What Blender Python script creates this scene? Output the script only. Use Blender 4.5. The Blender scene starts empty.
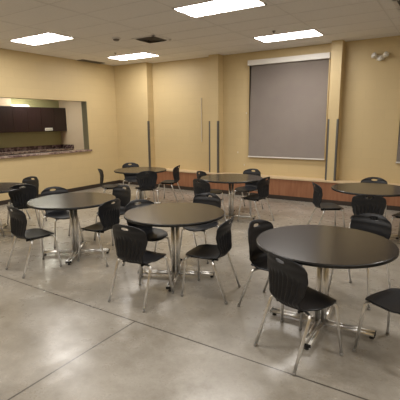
import bpy, bmesh, math
from mathutils import Vector, Matrix
PI = math.pi
S = bpy.context.scene
COL = S.collection

# ------------------------------------------------------------------ camera, world, exposure
cd = bpy.data.cameras.new('camera'); cam = bpy.data.objects.new('camera', cd); COL.objects.link(cam)
cr = Vector((0.84232653, 0.53887951, -0.00974144)); cu = Vector((-0.09463162, 0.16566455, 0.98163135)); cf = Vector((-0.53059484, 0.82593228, -0.19053869))
m = Matrix((cr, cu, -cf)).transposed().to_4x4(); m.translation = Vector((8.62592, -9.11891, 1.80196))
cam.matrix_world = m
cd.sensor_fit = 'HORIZONTAL'; cd.sensor_width = 36.0; cd.lens = 398.61 / 400 * 36.0
cd.clip_start = 0.05; cd.clip_end = 60
S.camera = cam
w = bpy.data.worlds.new('world'); S.world = w; w.use_nodes = True
w.node_tree.nodes['Background'].inputs[0].default_value = (0.02, 0.022, 0.03, 1)
w.node_tree.nodes['Background'].inputs[1].default_value = 0.2
S.view_settings.view_transform = 'Standard'; S.view_settings.look = 'None'
S.view_settings.gamma = 1.0; S.view_settings.exposure = 2.02
LAMP = 5.2          # strength of the ceiling troffer lenses
LAMP_COL = (1.0, 0.955, 0.905)

# ------------------------------------------------------------------ materials
MATS = {}
def mat(name, col, rough=0.6, metal=0.0, spec=0.5, noise=None, bump=None, emit=None, coat=0.0):
    """noise=(scale, colour2, detail); bump=(scale, strength, distance)"""
    mt = bpy.data.materials.new(name); mt.use_nodes = True; MATS[name] = mt
    nt = mt.node_tree; b = nt.nodes['Principled BSDF']
    b.inputs['Base Color'].default_value = (*col, 1); b.inputs['Roughness'].default_value = rough
    b.inputs['Metallic'].default_value = metal; b.inputs['Specular IOR Level'].default_value = spec
    b.inputs['Coat Weight'].default_value = coat
    tc = nt.nodes.new('ShaderNodeTexCoord')
    if noise:
        n = nt.nodes.new('ShaderNodeTexNoise'); n.inputs['Scale'].default_value = noise[0]
        n.inputs['Detail'].default_value = noise[2] if len(noise) > 2 else 4
        nt.links.new(tc.outputs['Object'], n.inputs['Vector'])
        r = nt.nodes.new('ShaderNodeMapRange'); r.inputs[1].default_value = .35; r.inputs[2].default_value = .65
        nt.links.new(n.outputs['Fac'], r.inputs[0])
        mx = nt.nodes.new('ShaderNodeMix'); mx.data_type = 'RGBA'
        mx.inputs[6].default_value = (*col, 1); mx.inputs[7].default_value = (*noise[1], 1)
        nt.links.new(r.outputs[0], mx.inputs[0]); nt.links.new(mx.outputs[2], b.inputs['Base Color'])
    if bump:
        n = nt.nodes.new('ShaderNodeTexNoise'); n.inputs['Scale'].default_value = bump[0]; n.inputs['Detail'].default_value = 3
        nt.links.new(tc.outputs['Object'], n.inputs['Vector'])
        bp = nt.nodes.new('ShaderNodeBump'); bp.inputs['Strength'].default_value = bump[1]; bp.inputs['Distance'].default_value = bump[2]
        nt.links.new(n.outputs['Fac'], bp.inputs['Height']); nt.links.new(bp.outputs[0], b.inputs['Normal'])
    if emit:
        b.inputs['Emission Color'].default_value = (*emit[0], 1); b.inputs['Emission Strength'].default_value = emit[1]
    return mt

def block_wall(name, col, col2, axis):
    """painted concrete block: faint joints at 0.41 x 0.203 m, slight colour drift"""
    mt = mat(name, col, 0.5); nt = mt.node_tree; b = nt.nodes['Principled BSDF']
    tc = nt.nodes.new('ShaderNodeTexCoord'); sp = nt.nodes.new('ShaderNodeSeparateXYZ'); cb = nt.nodes.new('ShaderNodeCombineXYZ')
    nt.links.new(tc.outputs['Object'], sp.inputs[0])
    nt.links.new(sp.outputs[axis], cb.inputs[0]); nt.links.new(sp.outputs['Z'], cb.inputs[1])
    br = nt.nodes.new('ShaderNodeTexBrick'); br.inputs['Scale'].default_value = 1.0
    br.inputs['Brick Width'].default_value = .406; br.inputs['Row Height'].default_value = .203
    br.inputs['Mortar Size'].default_value = .005; br.inputs['Mortar Smooth'].default_value = .6
    k = .93
    br.inputs['Color1'].default_value = (*col, 1); br.inputs['Color2'].default_value = (*col2, 1)
    br.inputs['Mortar'].default_value = (col[0]*k, col[1]*k, col[2]*k, 1)
    nt.links.new(cb.outputs[0], br.inputs['Vector']); nt.links.new(br.outputs['Color'], b.inputs['Base Color'])
    iv = nt.nodes.new('ShaderNodeMath'); iv.operation = 'SUBTRACT'; iv.inputs[0].default_value = 1.0
    nt.links.new(br.outputs['Fac'], iv.inputs[1])
    bp = nt.nodes.new('ShaderNodeBump'); bp.inputs['Strength'].default_value = .35; bp.inputs['Distance'].default_value = .004
    nt.links.new(iv.outputs[0], bp.inputs['Height']); nt.links.new(bp.outputs[0], b.inputs['Normal'])
    return mt

def concrete_floor():
    mt = mat('polished_concrete', (.3, .27, .23), .3, coat=.35); nt = mt.node_tree; N = nt.nodes; L = nt.links; b = N['Principled BSDF']
    tc = N.new('ShaderNodeTexCoord')
    def noise(scale, detail, rough=.6):
        n = N.new('ShaderNodeTexNoise'); n.inputs['Scale'].default_value = scale; n.inputs['Detail'].default_value = detail
        n.inputs['Roughness'].default_value = rough; L.new(tc.outputs['Object'], n.inputs['Vector']); return n
    n1 = noise(.9, 6, .65); n2 = noise(5, 8, .7); n3 = noise(60, 4, .7)
    r = N.new('ShaderNodeValToRGB'); L.new(n1.outputs['Fac'], r.inputs[0])
    e = r.color_ramp.elements; e[0].position = .32; e[0].color = (.27, .24, .195, 1); e[1].position = .68; e[1].color = (.46, .43, .38, 1)
    r2 = N.new('ShaderNodeValToRGB'); L.new(n2.outputs['Fac'], r2.inputs[0])
    e = r2.color_ramp.elements; e[0].position = .3; e[0].color = (.66, .63, .58, 1); e[1].position = .62; e[1].color = (1.05, 1.05, 1.05, 1)
    mx = N.new('ShaderNodeMix'); mx.data_type = 'RGBA'; mx.blend_type = 'MULTIPLY'; mx.inputs[0].default_value = .8
    L.new(r.outputs[0], mx.inputs[6]); L.new(r2.outputs[0], mx.inputs[7])
    r3 = N.new('ShaderNodeValToRGB'); L.new(n3.outputs['Fac'], r3.inputs[0])
    e = r3.color_ramp.elements; e[0].position = .3; e[0].color = (.85, .85, .84, 1); e[1].position = .6; e[1].color = (1, 1, 1, 1)
    mx2 = N.new('ShaderNodeMix'); mx2.data_type = 'RGBA'; mx2.blend_type = 'MULTIPLY'; mx2.inputs[0].default_value = .7
    L.new(mx.outputs[2], mx2.inputs[6]); L.new(r3.outputs[0], mx2.inputs[7])
    # saw-cut joints
    sp = N.new('ShaderNodeSeparateXYZ'); L.new(tc.outputs['Object'], sp.inputs[0])
    def near(sock, v, hw):
        a = N.new('ShaderNodeMath'); a.operation = 'SUBTRACT'; L.new(sock, a.inputs[0]); a.inputs[1].default_value = v
        c = N.new('ShaderNodeMath'); c.operation = 'ABSOLUTE'; L.new(a.outputs[0], c.inputs[0])
        d = N.new('ShaderNodeMath'); d.operation = 'LESS_THAN'; L.new(c.outputs[0], d.inputs[0]); d.inputs[1].default_value = hw
        return d.outputs[0]
    j1 = near(sp.outputs['Y'], -6.577, .007)
    j2 = near(sp.outputs['X'], 6.265, .007)
    lt = N.new('ShaderNodeMath'); lt.operation = 'LESS_THAN'; L.new(sp.outputs['Y'], lt.inputs[0]); lt.inputs[1].default_value = -6.577
    an = N.new('ShaderNodeMath'); an.operation = 'MULTIPLY'; L.new(j2, an.inputs[0]); L.new(lt.outputs[0], an.inputs[1])
    orr = N.new('ShaderNodeMath'); orr.operation = 'MAXIMUM'; L.new(j1, orr.inputs[0]); L.new(an.outputs[0], orr.inputs[1])
    mj = N.new('ShaderNodeMix'); mj.data_type = 'RGBA'; L.new(orr.outputs[0], mj.inputs[0]); L.new(mx2.outputs[2], mj.inputs[6])
    mj.inputs[7].default_value = (.07, .06, .05, 1)
    L.new(mj.outputs[2], b.inputs['Base Color'])
    rr = N.new('ShaderNodeMapRange'); L.new(n2.outputs['Fac'], rr.inputs[0]); rr.inputs[1].default_value = .3; rr.inputs[2].default_value = .7
    rr.inputs[3].default_value = .38; rr.inputs[4].default_value = .22; L.new(rr.outputs[0], b.inputs['Roughness'])
    bp = N.new('ShaderNodeBump'); bp.inputs['Strength'].default_value = .12; bp.inputs['Distance'].default_value = .01
    L.new(n2.outputs['Fac'], bp.inputs['Height']); L.new(bp.outputs[0], b.inputs['Normal'])
    b.inputs['Coat Roughness'].default_value = .2
    return mt

def wood(name, c1, c2, axis, rough=.45, scale=6):
    mt = mat(name, c1, rough); nt = mt.node_tree; N = nt.nodes; L = nt.links; b = N['Principled BSDF']
    tc = N.new('ShaderNodeTexCoord'); mp = N.new('ShaderNodeMapping'); L.new(tc.outputs['Object'], mp.inputs[0])
    s = [scale, scale, scale]; s[axis] = scale * .12; mp.inputs['Scale'].default_value = s
    n = N.new('ShaderNodeTexNoise'); n.inputs['Scale'].default_value = 3; n.inputs['Detail'].default_value = 6; L.new(mp.outputs[0], n.inputs['Vector'])
    r = N.new('ShaderNodeValToRGB'); L.new(n.outputs['Fac'], r.inputs[0])
    e = r.color_ramp.elements; e[0].position = .35; e[0].color = (*c1, 1); e[1].position = .65; e[1].color = (*c2, 1)
    L.new(r.outputs[0], b.inputs['Base Color']); return mt

def granite(name='speckled_granite'):
    mt = mat(name, (.3, .22, .2), .25); nt = mt.node_tree; N = nt.nodes; L = nt.links; b = N['Principled BSDF']
    tc = N.new('ShaderNodeTexCoord'); v = N.new('ShaderNodeTexVoronoi'); v.inputs['Scale'].default_value = 16
    n = N.new('ShaderNodeTexNoise'); n.inputs['Scale'].default_value = 9; n.inputs['Detail'].default_value = 5
    L.new(tc.outputs['Object'], v.inputs['Vector']); L.new(tc.outputs['Object'], n.inputs['Vector'])
    mx = N.new('ShaderNodeMix'); mx.data_type = 'RGBA'; mx.inputs[0].default_value = .5
    L.new(v.outputs['Color'], mx.inputs[6]); L.new(n.outputs['Color'], mx.inputs[7])
    bw = N.new('ShaderNodeRGBToBW'); L.new(mx.outputs[2], bw.inputs[0])
    r = N.new('ShaderNodeValToRGB'); L.new(bw.outputs[0], r.inputs[0])
    e = r.color_ramp.elements; e[0].position = .33; e[0].color = (.10, .06, .06, 1); e[1].position = .66; e[1].color = (.42, .33, .27, 1)
    x = r.color_ramp.elements.new(.48); x.color = (.24, .16, .14, 1)
    L.new(r.outputs[0], b.inputs['Base Color']); return mt

TAN = (.62, .485, .262); TAN2 = (.60, .468, .254)
M_left = block_wall('tan_block_paint_side', TAN, TAN2, 'Y')
M_back = block_wall('tan_block_paint_end', TAN, TAN2, 'X')
M_floor = concrete_floor()
M_ceil = mat('ceiling_tile', (.86, .84, .82), .9, noise=(40, (.82, .80, .78), 5), bump=(160, .25, .004))
M_grid = mat('ceiling_grid_metal', (.74, .72, .70), .6)
M_base = mat('brown_vinyl_base', (.035, .024, .018), .5)
M_trimwood = wood('pale_ledge_wood', (.62, .47, .29), (.70, .54, .34), 0, .4)
M_panel = wood('reddish_panel_wood', (.27, .115, .058), (.34, .155, .08), 2, .4)
M_cab = wood('dark_cabinet_wood', (.017, .0075, .0075), (.025, .011, .011), 2, .35)
M_granite = granite()
M_splash = granite('dark_purple_granite')
_e = [n for n in M_splash.node_tree.nodes if n.type == 'VALTORGB'][0].color_ramp.elements
_e[0].color = (.030, .016, .022, 1); _e[1].color = (.075, .042, .045, 1); _e[2].color = (.26, .18, .17, 1)
M_plastic = mat('charcoal_plastic', (.007, .008, .011), .46, spec=.5, bump=(500, .15, .0006))
M_chrome = mat('chrome', (.86, .85, .83), .30, metal=1.0)
M_rubber = mat('black_rubber', (.012, .012, .012), .6)
M_glide = mat('grey_nylon_glide', (.25, .24, .22), .5)
M_top = mat('dark_laminate', (.017, .015, .014), .22, spec=.5, noise=(120, (.022, .019, .018), 3))
M_edge = mat('black_edge_band', (.008, .008, .008), .4)
M_guard = mat('grey_metal_guard', (.16, .155, .145), .4, metal=.5)
M_lens = mat('lit_lens', (.9, .9, .9), .5, emit=(LAMP_COL, LAMP))
M_white = mat('white_enamel', (.75, .72, .66), .45)
M_offwhite = mat('ivory_plastic', (.72, .66, .54), .45)
M_shade = mat('taupe_shade_fabric', (.40, .34, .30), .8, noise=(3, (.42, .36, .315), 2), bump=(700, .2, .001))
M_val = mat('pale_valance_metal', (.72, .69, .64), .4)
M_dark = mat('painted_duct_dark', (.015, .013, .012), .9)  # near-black colour standing for the shade inside the vents
M_ventgrey = mat('vent_grey', (.20, .18, .155), .6)
M_glass = mat('clear_plastic', (.85, .83, .78), .15)
M_kwall = mat('kitchen_olive_paint', (.40, .37, .19), .6)
M_kend = mat('kitchen_cream_paint', (.72, .57, .42), .6)
M_ktube = mat('lit_tube', (.9, .9, .9), .5, emit=((1.0, .97, .82), 3.6))
M_text = mat('grey_print', (.12, .12, .12), .7)
M_frame = mat('window_frame_bronze', (.10, .085, .07), .4)
M_pane = mat('night_window_glass', (.02, .022, .028), .08)

# ------------------------------------------------------------------ helpers
def obj(name, bm, mt, parent=None, smooth=False):
    me = bpy.data.meshes.new(name)
    bmesh.ops.recalc_face_normals(bm, faces=bm.faces)
    bm.to_mesh(me); bm.free()
    if smooth:
        for p in me.polygons: p.use_smooth = True
    me.materials.append(mt)
    o = bpy.data.objects.new(name, me); COL.objects.link(o)
    if parent: o.parent = parent
    return o
def box(bm, x0, x1, y0, y1, z0, z1, bev=0):
    r = bmesh.ops.create_cube(bm, size=1.0)
    for v in r['verts']:
        v.co = Vector(((x0+x1)/2 + v.co.x*(x1-x0), (y0+y1)/2 + v.co.y*(y1-y0), (z0+z1)/2 + v.co.z*(z1-z0)))
    if bev:
        es = list({e for v in r['verts'] for e in v.link_edges})
        bmesh.ops.bevel(bm, geom=es, offset=bev, segments=2, affect='EDGES', profile=.5)
    return bm
def B(*a, bev=0): return box(bmesh.new(), *a, bev=bev)
def tube(bm, pts, r, seg=10, caps=True):
    pts = [Vector(p) for p in pts]; rings = []; ref = None
    for i, p in enumerate(pts):
        t = (pts[min(i+1, len(pts)-1)] - pts[max(i-1, 0)]).normalized()
        if ref is None:
            ref = Vector((0, 0, 1)) if abs(t.z) < .9 else Vector((1, 0, 0))
        a = (ref - t*ref.dot(t)).normalized(); ref = a; b = t.cross(a)
        rr = r[i] if isinstance(r, (list, tuple)) else r
        rings.append([bm.verts.new(p + a*rr*math.cos(2*PI*k/seg) + b*rr*math.sin(2*PI*k/seg)) for k in range(seg)])
    for A, C in zip(rings, rings[1:]):
        for k in range(seg): bm.faces.new((A[k], A[(k+1) % seg], C[(k+1) % seg], C[k]))
    if caps: bm.faces.new(rings[0]); bm.faces.new(rings[-1])
    return bm
def lathe(bm, prof, seg=48, c=(0, 0, 0)):
    rings = []
    for r, z in prof:
        rings.append([bm.verts.new((c[0]+r*math.cos(2*PI*k/seg), c[1]+r*math.sin(2*PI*k/seg), c[2]+z)) for k in range(seg)])
    for A, C in zip(rings, rings[1:]):
        for k in range(seg): bm.faces.new((A[k], A[(k+1) % seg], C[(k+1) % seg], C[k]))
    bm.faces.new(rings[0]); bm.faces.new(rings[-1]); return bm
def struct(o): o['kind'] = 'structure'; return o
def tag(o, label, cat, group=None):
    o['label'] = label; o['category'] = cat
    if group: o['group'] = group
    return o
def thing(name, label, cat, loc=(0, 0, 0), rz=0, group=None):
    o = bpy.data.objects.new(name, None); COL.objects.link(o); o.location = loc; o.rotation_euler = (0, 0, rz)
    return tag(o, label, cat, group)
def dup(o, parent=None):
    c = o.copy(); COL.objects.link(c)
    if parent: c.parent = parent
    for ch in list(o.children): dup(ch, c)
    return c

# ------------------------------------------------------------------ room shell
H = 3.444
XR, YF = 12.6, -13.0
struct(obj('floor', B(-3.2, XR+.2, YF-.2, .2, -.12, 0), M_floor))
struct(obj('ceiling', B(-.2, XR+.2, YF-.2, .2, H, H+.1), M_ceil))
# left wall with the pass-through opening (y -4.9 .. -1.365, z 1.06 .. 2.385)
bm = bmesh.new(); OY0, OY1, OZ0, OZ1 = -4.9, -1.365, 1.05, 2.40
box(bm, -.2, 0, YF, OY0, 0, H); box(bm, -.2, 0, OY1, 0, 0, H)
box(bm, -.2, 0, OY0, OY1, 0, OZ0); box(bm, -.2, 0, OY0, OY1, OZ1, H)
struct(obj('wall_left', bm, M_left))
struct(obj('wall_back', B(-3.2, XR, 0, .2, 0, H), M_back))
struct(obj('wall_right', B(XR, XR+.2, YF, .2, 0, H), M_left))
struct(obj('wall_front', B(-.2, XR+.2, YF-.2, YF, 0, H), M_back))
# ceiling grid
bm = bmesh.new()
for x in (.95, 2.24, 3.64, 4.96, 6.24, 7.5, 8.72, 9.94, 11.16): box(bm, x-.008, x+.008, YF, 0, H-.0035, H+.001)
y = -.33
while y > YF:
    box(bm, 0, XR, y-.008, y+.008, H-.003, H+.001); y -= .61
struct(obj('trim_1', bm, M_grid))
# projecting wall piers standing on the window ledge
CD = .25
LZ = .52
struct(obj('trim_2', B(0, 1.22, -CD, 0, 0, H), M_back))
struct(obj('trim_3', B(3.225, 3.495, -CD, 0, LZ, H), M_back))
struct(obj('trim_4', B(6.225, 6.446, -CD, 0, LZ, H), M_back))
# low ledge with wood front
struct(obj('trim_5', B(1.221, XR, -.31, 0, LZ-.038, LZ, bev=.004), M_trimwood))
struct(obj('trim_6', B(1.221, XR, -.285, 0, .095, LZ-.038), M_panel))
struct(obj('baseboard_back', B(1.221, XR, -.288, 0, 0, .095), M_base))
struct(obj('baseboard_left', B(0, .014, YF, -CD-.014, 0, .10), M_base))
struct(obj('baseboard_corner', B(0, 1.233, -CD-.014, -CD, 0, .10), M_base))

# kitchen seen through the opening
KX = -2.86
struct(obj('wall_kitchen', B(KX-.2, KX, -7, 0, 0, 2.75), M_kwall))
struct(obj('wall_kitchen_end', B(KX, -.2, -.02, 0, 0, 2.75), M_kend))
struct(obj('wall_kitchen_near', B(KX-.2, -.2, -7.2, -7, 0, 2.75), M_kwall))
struct(obj('ceiling_kitchen', B(KX-.2, -.2, -7.2, 0, 2.75, 2.85), M_ceil))
M_jamb = mat('dark_olive_jamb', (.22, .20, .12), .5)
struct(obj('trim_8', B(-.2, -.001, OY1-.012, OY1-.0005, OZ0+.048, OZ1-.0005), M_jamb))  # thin lining on the jamb, darker olive than the wall
struct(obj('trim_7', B(KX, KX+.34, -4.6, -1.97, 2.335, 2.75), M_kend))

# windows behind the roller shades (frames with dark night glass)
def window(n, x0, x1):
    f = struct(obj('window_%d' % n, B(x0, x1, -.012, .0, .95, 3.2), M_pane))
    bm = bmesh.new()
    for a, b2, c, d in ((x0, x0+.05, .95, 3.2), (x1-.05, x1, .95, 3.2), (x0, x1, .95, 1.0), (x0, x1, 3.15, 3.2), ((x0+x1)/2-.025, (x0+x1)/2+.025, .95, 3.2)):
        box(bm, a, b2, -.02, -.012, c, d)
    obj('window_frame', bm, M_frame, f)
window(1, 4.25, 6.11); window(2, 7.62, 9.5)

def shade(x0, x1, label):
    t = thing('roller_shade', label, 'window shade', ((x0+x1)/2, 0, 0))
    hw = (x1-x0)/2
    bm = bmesh.new(); nx = 40
    vs = []
    for i in range(nx+1):
        x = -hw+.02 + (2*hw-.04)*i/nx
        yy = -.055 + .004*math.sin(i*.55)
        vs.append((bm.verts.new((x, yy, .97)), bm.verts.new((x, -.055, 3.16))))
    for a, b2 in zip(vs, vs[1:]): bm.faces.new((a[0], b2[0], b2[1], a[1]))
    bmesh.ops.solidify(bm, geom=bm.faces, thickness=.003)
    obj('shade_fabric', bm, M_shade, t, True)
    obj('valance', B(-hw-.005, hw+.015, -.12, -.001, 3.125, 3.245, bev=.006), M_val, t)
    obj('hem_bar', B(-hw+.01, hw-.01, -.072, -.045, .945, .975, bev=.005), M_val, t)
    obj('side_channel', B(-hw-.002, -hw+.018, -.05, -.001, .95, 3.12), M_back, t)
    obj('side_channel', B(hw-.018, hw+.002, -.05, -.001, .95, 3.12), M_back, t)
shade(4.235, 6.150, 'wide taupe roller shade with white valance covering the middle window')
shade(7.585, 9.55, 'taupe roller shade cut off by the right edge of the photo')

# corner guards
def guard(x, side, z1, label, z0=LZ+.002):
    bm = bmesh.new(); s = .036
    if side > 0: box(bm, x-s, x+.004, -CD-.004, -CD-.0005, z0, z1); box(bm, x+.0005, x+.004, -CD-.004, -CD+s+.02, z0, z1)
    else: box(bm, x-.004, x+s, -CD-.004, -CD-.0005, z0, z1); box(bm, x-.004, x-.0005, -CD-.004, -CD+s+.02, z0, z1)
    tag(obj('corner_guard', bm, M_guard), label, 'corner guard', 'metal corner guards on the wall piers')
guard(1.22, 1, 1.86, 'grey metal corner guard on the wide corner pier behind the small far left table', .112)
guard(3.225, -1, 1.84, 'grey metal guard on the left edge of the narrow middle pier')
guard(3.495, 1, 1.84, 'grey metal guard on the right edge of the narrow middle pier')
guard(6.225, -1, 1.85, 'grey metal guard on the left edge of the pier right of the big shade')
guard(6.446, 1, 1.85, 'grey metal guard on the right edge of the pier right of the big shade')

# ------------------------------------------------------------------ ceiling fixtures
def troffer(x, y, label, flip=False):
    t = thing('ceiling_light', label, 'ceiling light', (x, y, H), 0, 'recessed fluorescent ceiling troffers')
    a, b2 = .61, .305
    bm = bmesh.new()
    for c in ((-a, a, -b2, -b2+.02), (-a, a, b2-.02, b2), (-a, -a+.02, -b2, b2), (a-.02, a, -b2, b2)): box(bm, *c, -.012, -.0006)
    obj('frame', bm, M_white, t)
    bm = bmesh.new()
    # ribbed lens: two rounded lamp chambers divided by a shallow valley
    n = 24; rows = []
    for i in range(n+1):
        v = -1+2*i/n
        z = -.006 - .012*abs(math.sin(v*PI))
        rows.append((bm.verts.new((-a+.02, v*(b2-.02), z)), bm.verts.new((a-.02, v*(b2-.02), z))))
    for p, q in zip(rows, rows[1:]): bm.faces.new((p[0], p[1], q[1], q[0]))
    obj('lens', bm, M_lens, t, True)
    return t
troffer(1.557, -3.812, 'lit ceiling light nearest the kitchen pass-through, far left')
troffer(1.607, -1.207, 'lit ceiling light near the far left corner of the room')
troffer(5.55, -3.775, 'largest lit ceiling light, cut by the top edge of the photo')
troffer(5.646, -1.242, 'lit ceiling light just in front of the wide shaded window')
for x, y, l in ((1.6, -6.4, 'lit ceiling light outside the photo over the near left floor'), (5.6, -6.4, 'lit ceiling light outside the photo above the middle foreground table'),
                (9.65, -3.8, 'lit ceiling light outside the photo beyond the far right table'), (9.65, -6.4, 'lit ceiling light outside the photo to the right of the nearest table'),
                (5.6, -9.0, 'lit ceiling light outside the photo in the near middle of the room'), (9.65, -9.0, 'lit ceiling light outside the photo in the near right of the room'),
                (1.6, -9.0, 'lit ceiling light outside the photo in the near left of the room')):
    troffer(x, y, l)

def diffuser(x, y, s, label):
    t = thing('air_vent', label, 'ceiling vent', (x, y, H))
    h = s/2
    bm = bmesh.new()
    for c in ((-h, h, -h, -h+.05), (-h, h, h-.05, h), (-h, -h+.05, -h, h), (h-.05, h, -h, h)): box(bm, *c, -.010, -.0006)
    obj('frame', bm, M_grid, t)
    obj('duct_shade_plate', B(-h+.04, h-.04, -h+.04, h-.04, -.003, -.0006), M_dark, t)  # flat plate, the darkness of the open vent is put into its colour
    for k in range(4):
        r0 = h-.05-k*.055; r1 = r0-.04
        if r1 < .01: break
        bm = bmesh.new()
        A = [bm.verts.new((sx*r0, sy*r0, -.006)) for sx, sy in ((-1, -1), (1, -1), (1, 1), (-1, 1))]
        C = [bm.verts.new((sx*r1, sy*r1, -.032)) for sx, sy in ((-1, -1), (1, -1), (1, 1), (-1, 1))]
        for q in range(4): bm.faces.new((A[q], A[(q+1) % 4], C[(q+1) % 4], C[q]))
        bmesh.ops.solidify(bm, geom=bm.faces, thickness=.002)
        obj('louver', bm, M_ventgrey, t)
diffuser(3.30, -2.56, .56, 'square louvered ceiling vent between the two left ceiling lights')
diffuser(7.98, -2.39, .60, 'square louvered ceiling vent in the top right corner of the photo')
bm = B(.02, .25, -1.62, -.84, H-.012, H-.0006); g = thing('return_grille', 'dark slot grille in the ceiling along the left wall', 'ceiling vent', (.135, -1.23, H))
bm.free()
bm = bmesh.new()
for c in ((-.115, .115, -.39, -.37), (-.115, .115, .37, .39), (-.115, -.10, -.39, .39), (.10, .115, -.39, .39)): box(bm, *c, -.012, -.0006)
obj('frame', bm, M_ventgrey, g)
obj('duct_shade_plate', B(-.105, .105, -.38, .38, -.004, -.0006), M_dark, g)  # thin sheet coloured dark in place of a shaded slot
bm = bmesh.new()
for k in range(5): box(bm, -.085+k*.04, -.079+k*.04, -.37, .37, -.012, -.004)
obj('louver', bm, M_ventgrey, g)
d = thing('smoke_detector', 'small round smoke detector on the ceiling left of the square vent', 'smoke detector', (2.80, -3.03, H))
obj('base', lathe(bmesh.new(), [(.085, -.0006), (.085, -.018), (.07, -.022), (.001, -.022)]), M_grid, d, True)
obj('sensor_cap', lathe(bmesh.new(), [(.062, -.022), (.055, -.045), (.03, -.055), (.001, -.056)]), M_ventgrey, d, True)
for x, y, l in ((1.589, -1.82, 'tiny dark sprinkler head beside the far left corner light'), (5.587, -1.82, 'tiny dark sprinkler head beside the light before the shaded window')):
    s = thing('sprinkler_head', l, 'sprinkler', (x, y, H))
    obj('escutcheon', lathe(bmesh.new(), [(.035, -.0006), (.033, -.008), (.012, -.012), (.001, -.012)], 24), M_ventgrey, s, True)
    obj('nozzle', lathe(bmesh.new(), [(.010, -.012), (.010, -.030), (.018, -.032), (.018, -.035), (.001, -.035)], 20), M_base, s, True)

# twin-head emergency light
e = thing('emergency_light', 'white twin-head emergency light high on the wall right of the last pier', 'emergency light', (7.15, 0, 3.06))
obj('housing', B(-.075, .075, -.06, -.001, -.055, .045, bev=.014), M_offwhite, e, True)
for sx in (-1, 1):
    hd = obj('lamp_head', lathe(bmesh.new(), [(.02, -.045), (.045, -.03), (.058, .02), (.058, .03), (.001, .034)], 24), M_offwhite, e, True)
    hd.location = (sx*.105, -.075, .035); hd.rotation_euler = (math.radians(70), 0, sx*math.radians(35))
    ln = obj('lens', lathe(bmesh.new(), [(.05, .0345), (.045, .042), (.001, .048)], 24), M_glass, hd, True)
obj('test_button', lathe(bmesh.new(), [(.045, 0), (.042, .02), (.001, .026)], 24), M_glass, e, True)
e.children[-1].rotation_euler = (PI/2, 0, 0); e.children[-1].location = (0, -.06, -.03)

# faint painted access panel and the slim conduit on the wall between the first two piers
p = thing('access_panel', 'faint tan painted panel on the wall left of the narrow middle pier', 'wall panel', (2.65, 0, 1.87))
obj('panel', B(-.20, .185, -.006, -.0005, -.55, .55, bev=.002), M_back, p)
for z in (-.12, .0, .30): obj('rib', B(-.2, .185, -.009, -.0062, z-.006, z+.006), M_back, p)
obj('edge_strip', B(.19, .205, -.022, -.0005, -.58, .57, bev=.003), M_offwhite, p)
for x, z, l in ((4.16, 2.02, 'tiny pale wall hook beside the upper left of the wide shade'), (3.93, 1.05, 'tiny pale wall hook low between the middle pier and the wide shade'), (4.12, .74, 'tiny pale wall hook just above the ledge near the wide shade')):
    hk = thing('wall_hook', l, 'hook', (x, 0, z))
    obj('plate', B(-.014, .014, -.006, -.0005, -.02, .02, bev=.003), M_offwhite, hk)
    obj('hook', tube(bmesh.new(), [(0, -.006, .005), (0, -.02, 0), (0, -.028, -.01), (0, -.022, -.02)], .004, 8), M_offwhite, hk, True)

# ------------------------------------------------------------------ kitchen contents
c = obj('pass_through_counter', B(-.26, .055, OY0+.001, OY1+.055, OZ0, OZ0+.045, bev=.006), M_granite)
c.location = (0, 0, 0)
# the counter is notched round the jamb: keep it inside the opening behind, lip in front
bpy.data.objects.remove(c)
bm = bmesh.new(); box(bm, -.26, 0, OY0+.001, OY1-.001, OZ0+.0005, OZ0+.047); box(bm, .0005, .055, OY0-.05, OY1+.055, OZ0+.0005, OZ0+.047, bev=.006)
tag(obj('pass_through_counter', bm, M_granite), 'speckled brown granite sill of the kitchen pass-through in the left wall', 'counter')
kc = thing('kitchen_counter', 'speckled granite worktop with backsplash inside the kitchen', 'counter', (KX, 0, 0))
obj('worktop', B(.001, .62, -5.5, -.021, .955, .995, bev=.004), M_granite, kc)
bm = bmesh.new(); box(bm, .001, .022, -5.5, -.021, .995, 1.115); box(bm, .022, .62, -.042, -.021, .995, 1.115)
obj('backsplash', bm, M_splash, kc)
b = thing('base_cabinet', 'dark base cabinet run under the kitchen worktop, hidden behind the left wall', 'cabinet', (KX, -2.76, 0))
obj('body', B(.002, .56, -2.73, 2.73, 0, .954), M_cab, b)
for k in range(10): obj('door', B(.561, .58, -2.725+k*.545, -2.185+k*.545-.004, .12, .93, bev=.003), M_cab, b)
wall_lab = ['dark brown wall cabinet at the right end, bearing the small white label', 'dark brown wall cabinet second from the right in the pass-through',
            'dark brown wall cabinet at the left edge of the photo', 'dark brown wall cabinet beyond the left edge of the photo']
for k in range(4):
    y1 = -.022-k*.965
    b = thing('wall_cabinet', wall_lab[k], 'cabinet', (KX, y1-.482, 1.567), 0, 'dark wall cabinets')
    obj('body', B(.001, .31, -.481, .481, 0, .76), M_cab, b)
    for s in (-1, 1): obj('door', B(.311, .33, (-.479 if s < 0 else .002), (-.002 if s < 0 else .479), .004, .756, bev=.002), M_cab, b)
lb = thing('cabinet_label', 'small white label stuck on the dark wall cabinet', 'label', (KX+.331, -.74, 1.64))
obj('card', B(.0, .003, -.145, .145, -.045, .045), M_white, lb)
bm = bmesh.new()
for yy in (-.10, -.06, -.03, .01, .05, .08): box(bm, .003, .0036, yy, yy+.022, -.012, .008)
obj('printing', bm, M_text, lb)
lt = thing('fluorescent_fixture', 'lit fluorescent strip on top of the kitchen wall cabinets', 'light', (KX+.18, -1.62, 2.328))
obj('housing', B(-.05, .05, -.34, .34, 0, .025), M_white, lt)
obj('tube', tube(bmesh.new(), [(0, -.32, .04), (0, .32, .04)], .014, 12), M_ktube, lt, True)
kt = thing('kitchen_fill_light', 'added fill light on the kitchen ceiling, unseen above the opening', 'ceiling light', (-2.0, -1.5, 2.75))  # unseen panel added to brighten the wall above the cabinets
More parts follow.
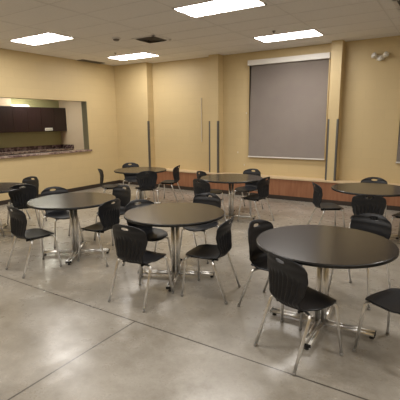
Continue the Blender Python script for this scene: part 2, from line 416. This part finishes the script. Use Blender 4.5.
obj('frame', B(-.3, .3, -.61, .61, -.03, -.001), M_white, kt)
obj('lens', B(-.28, .28, -.59, .59, -.034, -.0305), M_ktube, kt)

# ------------------------------------------------------------------ chair
def lerp(tab, x):
    if x <= tab[0][0]: return tab[0][1]
    for (a, p), (b2, q) in zip(tab, tab[1:]):
        if x <= b2:
            t = (x-a)/(b2-a); t = t*t*(3-2*t); return p+(q-p)*t
    return tab[-1][1]
BK_Y = [(.44, -.168), (.50, -.200), (.58, -.190), (.66, -.187), (.74, -.200), (.80, -.218), (.85, -.240)]
BK_W = [(.44, .158), (.50, .166), (.60, .198), (.69, .219), (.77, .214), (.85, .190)]
def backrest_mesh():
    bm = bmesh.new(); nu, nv = 72, 44; g = {}; h = {}
    for j in range(nv+1):
        v = j/nv
        for i in range(nu+1):
            u = -1+2*i/nu
            ztop = .842 - .050*abs(u)**3.0
            zbot = .452 - .012*(1-u*u)
            z = zbot + (ztop-zbot)*v
            hw = lerp(BK_W, z)
            x = u*hw
            # round the upper corners
            cu_ = max(0, (v-.86)/.14); x *= 1-.07*cu_*cu_
            y = lerp(BK_Y, z) + .050*u*u*(.6+.4*min(1, (z-.44)/.3))
            mk = max(0, min(1, (v-.04)/.08))*max(0, min(1, (.70-v-.10*abs(u))/.12))*max(0, min(1, (.90-abs(u))/.1))
            g[i, j] = bm.verts.new((x, y, z))
            h[i, j] = bm.verts.new((x*1.0, y - .010 + .0085*math.cos(u*PI*9)*mk, z))
    HX, HZ, RX, RZ = 0, .795, .050, .0165
    def el(v): return math.hypot((v.co.x-HX)/RX, (v.co.z-HZ)/RZ)
    dead = {k for k, v in g.items() if el(v) < 1.0}
    for j in range(nv):
        for i in range(nu):
            ks = ((i, j), (i+1, j), (i+1, j+1), (i, j+1))
            if any(k in dead for k in ks): continue
            bm.faces.new([g[k] for k in ks]); bm.faces.new([h[k] for k in ks][::-1])
    rim = {}
    for j in range(nv):
        for i in range(nu):
            ks = ((i, j), (i+1, j), (i+1, j+1), (i, j+1))
            if any(k in dead for k in ks): continue
            for p, q in zip(ks, ks[1:]+ks[:1]): rim[frozenset((p, q))] = rim.get(frozenset((p, q)), 0)+1
    for e_, n in rim.items():
        if n == 1:
            p, q = tuple(e_); bm.faces.new((g[p], g[q], h[q], h[p]))
    for k in list(g):
        if k in dead: continue
        if any((k[0]+a, k[1]+b2) in dead for a in (-1, 0, 1) for b2 in (-1, 0, 1)):
            e_ = el(g[k])
            if e_ < 1.7:
                for v in (g[k], h[k]): v.co.x = HX+(v.co.x-HX)/e_; v.co.z = HZ+(v.co.z-HZ)/e_
    for k in dead: bm.verts.remove(g[k]); bm.verts.remove(h[k])
    return bm
ST_W = [(-.20, .146), (-.12, .195), (-.02, .226), (.10, .216), (.20, .186), (.26, .16)]
def seat_mesh():
    bm = bmesh.new(); nu, nv = 32, 32; g = {}
    for j in range(nv+1):
        v = j/nv
        for i in range(nu+1):
            u = -1+2*i/nu
            yf = .262 - .045*abs(u)**2.5; yb = -.186 + .048*u*u
            y = yb+(yf-yb)*v
            hw = lerp(ST_W, y); x = u*hw
            if v > .85: x *= 1-.10*((v-.85)/.15)**2
            z = .452 - .016*(1-u*u)*math.sin(PI*min(1, max(0, (y+.2)/.42)))
            z += .008*abs(u)**4
            if y > .12: z -= .030*((y-.12)/.14)**2
            if y < -.12: z += .020*((-.12-y)/.07)**1.5
            g[i, j] = bm.verts.new((x, y, z))
    for j in range(nv):
        for i in range(nu): bm.faces.new((g[i, j], g[i+1, j], g[i+1, j+1], g[i, j+1]))
    bmesh.ops.recalc_face_normals(bm, faces=bm.faces)
    bmesh.ops.solidify(bm, geom=bm.faces, thickness=.012)
    return bm
def bend(pts, n=5):
    """round the inner corners of a polyline"""
    pts = [Vector(p) for p in pts]; out = [pts[0]]
    for a, b2, c_ in zip(pts, pts[1:], pts[2:]):
        r = min(.03, (a-b2).length*.45, (c_-b2).length*.45)
        p0 = b2+(a-b2).normalized()*r; p1 = b2+(c_-b2).normalized()*r
        for k in range(n+1):
            t = k/n; out.append(p0*(1-t)**2 + b2*2*t*(1-t) + p1*t*t)
    return out+[pts[-1]]
def make_chair():
    t = thing('chair', '', 'chair')
    obj('seat', seat_mesh(), M_plastic, t, True)
    obj('backrest', backrest_mesh(), M_plastic, t, True)
    bm = bmesh.new()
    box(bm, -.12, .12, -.10, .17, .408, .424, bev=.006)
    for s in (-1, 1):
        tube(bm, [(s*.12, -.13, .416), (s*.12, .19, .416)], .0125, 10)
    obj('under_frame', bm, M_rubber, t)
    for s in (-1, 1):
        for f in (1, 0):
            if f: pts = [(s*.10, .165, .412), (s*.172, .210, .412), (s*.226, .238, .012)]
            else: pts = [(s*.10, -.07, .412), (s*.215, -.105, .412), (s*.226, -.254, .012)]
            lg = obj('leg', tube(bmesh.new(), bend(pts), .0125, 12), M_chrome, t, True)
            a = Vector(pts[-1]); b2 = Vector(pts[-2]); dr = (b2-a).normalized()
            obj('foot_cap', lathe(bmesh.new(), [(.014, 0), (.0155, .004), (.0150, .022), (.001, .022)], 16, (a.x, a.y, 0)), M_glide, lg, True)
    return t
CH0 = make_chair()
used = [False]
def chair(x, y, f, label, group):
    r = CH0 if not used[0] else dup(CH0)
    used[0] = True
    r.location = (x, y, 0); r.rotation_euler = (0, 0, math.atan2(-f[0], f[1]))
    r['label'] = label; r['group'] = group
    return r

# ------------------------------------------------------------------ table
TH, TR = .785, .581
def make_table():
    t = thing('round_table', '', 'table')
    obj('tabletop', lathe(bmesh.new(), [(.001, TH-.028), (TR-.004, TH-.028), (TR-.004, TH-.002), (TR-.007, TH), (.001, TH)], 96), M_top, t)
    obj('edge_band', lathe_ring(TR-.0035, TR, TH-.029, TH-.003), M_edge, t, True)
    obj('mounting_plate', B(-.16, .16, -.16, .16, TH-.036, TH-.0285, bev=.002), M_rubber, t)
    for sx in (-1, 1):
        for sy in (-1, 1):
            obj('post', tube(bmesh.new(), [(sx*.027, sy*.027, .045), (sx*.027, sy*.027, TH-.036)], .0180, 16), M_chrome, t, True)
    for k in range(4):
        a = k*PI/2; R = Matrix.Rotation(a, 3, 'Z')
        bm = bmesh.new()
        for s in (-1, 1):
            tube(bm, [R @ Vector((.03, s*.025, .046)), R @ Vector((.452, s*.025, .043))], .0150, 14)
        ar = obj('arm', bm, M_chrome, t, True)
        bm = box(bmesh.new(), .4525, .459, -.040, .040, .028, .058, bev=.003)
        bmesh.ops.transform(bm, matrix=R.to_4x4(), verts=bm.verts); obj('end_cap', bm, M_rubber, ar)
        c_ = R @ Vector((.43, 0, 0))
        obj('glide', lathe(bmesh.new(), [(.020, 0), (.020, .008), (.010, .012), (.010, .030), (.001, .030)], 16, c_), M_rubber, ar, True)
    return t
def lathe_ring(r0, r1, z0, z1, seg=96):
    bm = bmesh.new(); prof = [(r0, z0), (r1-.003, z0), (r1, z0+.003), (r1, z1-.003), (r1-.003, z1), (r0, z1)]; rings = []
    for r, z in prof: rings.append([bm.verts.new((r*math.cos(2*PI*k/seg), r*math.sin(2*PI*k/seg), z)) for k in range(seg)])
    n = len(rings)
    for i in range(n):
        A, C = rings[i], rings[(i+1) % n]
        for k in range(seg): bm.faces.new((A[k], A[(k+1) % seg], C[(k+1) % seg], C[k]))
    return bm
T0 = make_table(); tused = [False]
def table(x, y, ang, label):
    r = T0 if not tused[0] else dup(T0)
    tused[0] = True
    r.location = (x, y, 0); r.rotation_euler = (0, 0, math.radians(ang)); r['label'] = label; r['group'] = 'round dark cafeteria tables'
    return r
table(7.74, -5.763, 2, 'largest, nearest round dark table at the right front, on chrome cross base')
table(5.935, -5.477, 27, 'round dark table in the middle foreground, second largest in the photo')
table(4.252, -5.542, 37, 'round dark table in front of the kitchen pass-through, fully in the photo')
table(2.20, -5.52, 37, 'round dark table cut off by the left edge of the photo')
table(2.722, -2.374, 20, 'small-looking far round table in front of the corner pier')
table(5.11, -2.551, 20, 'far round table in front of the narrow middle pier')
table(7.57, -2.60, 20, 'far right round table cut off by the right edge of the photo')

G = 'chairs at the %s table'
g = G % 'nearest right'
chair(7.705, -6.248, (.464, .886), 'black ribbed-back chair with its back to us at the nearest table', g)
chair(7.23, -5.62, (.985, -.17), 'black chair tucked against the left side of the nearest table', g)
chair(7.90, -4.92, (-.27, -.96), 'black chair behind the nearest table, only its upper back above the top', g)
chair(8.40, -5.92, (-.91, .41), 'black chair cut off at the right edge beside the nearest table, backrest out of view', g)
g = G % 'middle foreground'
chair(5.979, -6.146, (-.025, 1), 'black chair with its back to us in front of the middle foreground table', g)
chair(6.518, -5.64, (-.986, -.167), 'black chair facing left at the right side of the middle foreground table', g)
chair(5.80, -4.69, (.05, -1), 'grey-lit chair facing us behind the right half of the middle foreground table', g)
chair(5.46, -5.42, (.93, -.36), 'black chair half under the left side of the middle foreground table', g)
g = G % 'pass-through side'
chair(4.228, -6.194, (.143, .99), 'black chair seen from behind its left side, front left of the pass-through table', g)
chair(4.72, -5.48, (-.98, -.1), 'black chair facing left at the right side of the table before the pass-through', g)
chair(3.59, -5.25, (.96, -.25), 'grey-lit chair facing us behind the table before the pass-through', g)
chair(4.21, -4.72, (-.12, -.99), 'narrow-looking grey-lit chair between the two foreground tables on the left', g)
g = G % 'far left edge'
chair(2.52, -5.15, (-.84, .53), 'black chair with its back to us at the table cut off by the left edge', g)
chair(1.995, -4.78, (.1, -1), 'dark grey chair side-on behind the table cut off by the left edge', g)
chair(2.34, -5.83, (.95, .3), 'chair at the left edge of the photo showing only a seat corner', g)
g = G % 'corner pier'
chair(2.30, -2.91, (.75, .66), 'black chair in side view facing right, left of the far corner table', g)
chair(1.98, -1.81, (.86, -.5), 'chair facing us behind the far corner table', g)
chair(3.15, -2.70, (-.74, .67), 'black chair with its back to us in front of the far corner table', g)
chair(3.03, -1.70, (-.95, -.3), 'black chair in side view facing left, right of the far corner table', g)
g = G % 'narrow middle pier'
chair(4.51, -2.37, (1, .1), 'rear one of two overlapping chairs left of the far middle table', g)
chair(4.94, -3.12, (.25, .97), 'front one of two overlapping chairs left of the far middle table', g)
chair(5.04, -1.71, (-.12, -.99), 'chair facing us behind the far middle table, its back against the ledge', g)
chair(5.60, -2.51, (-.97, .1), 'black chair facing left at the right end of the far middle table', g)
g = G % 'far right'
chair(6.93, -2.67, (.84, .55), 'black chair in side view facing right, left of the far right table', g)
chair(7.49, -1.92, (.1, -1), 'chair facing us behind the far right table, handle hole above the top', g)
chair(7.665, -3.28, (-.15, .99), 'black chair with its back to us in front of the far right table', g)
chair(8.17, -2.72, (-.97, .25), 'chair at the right edge of the photo by the far right table, mostly cut off', g)
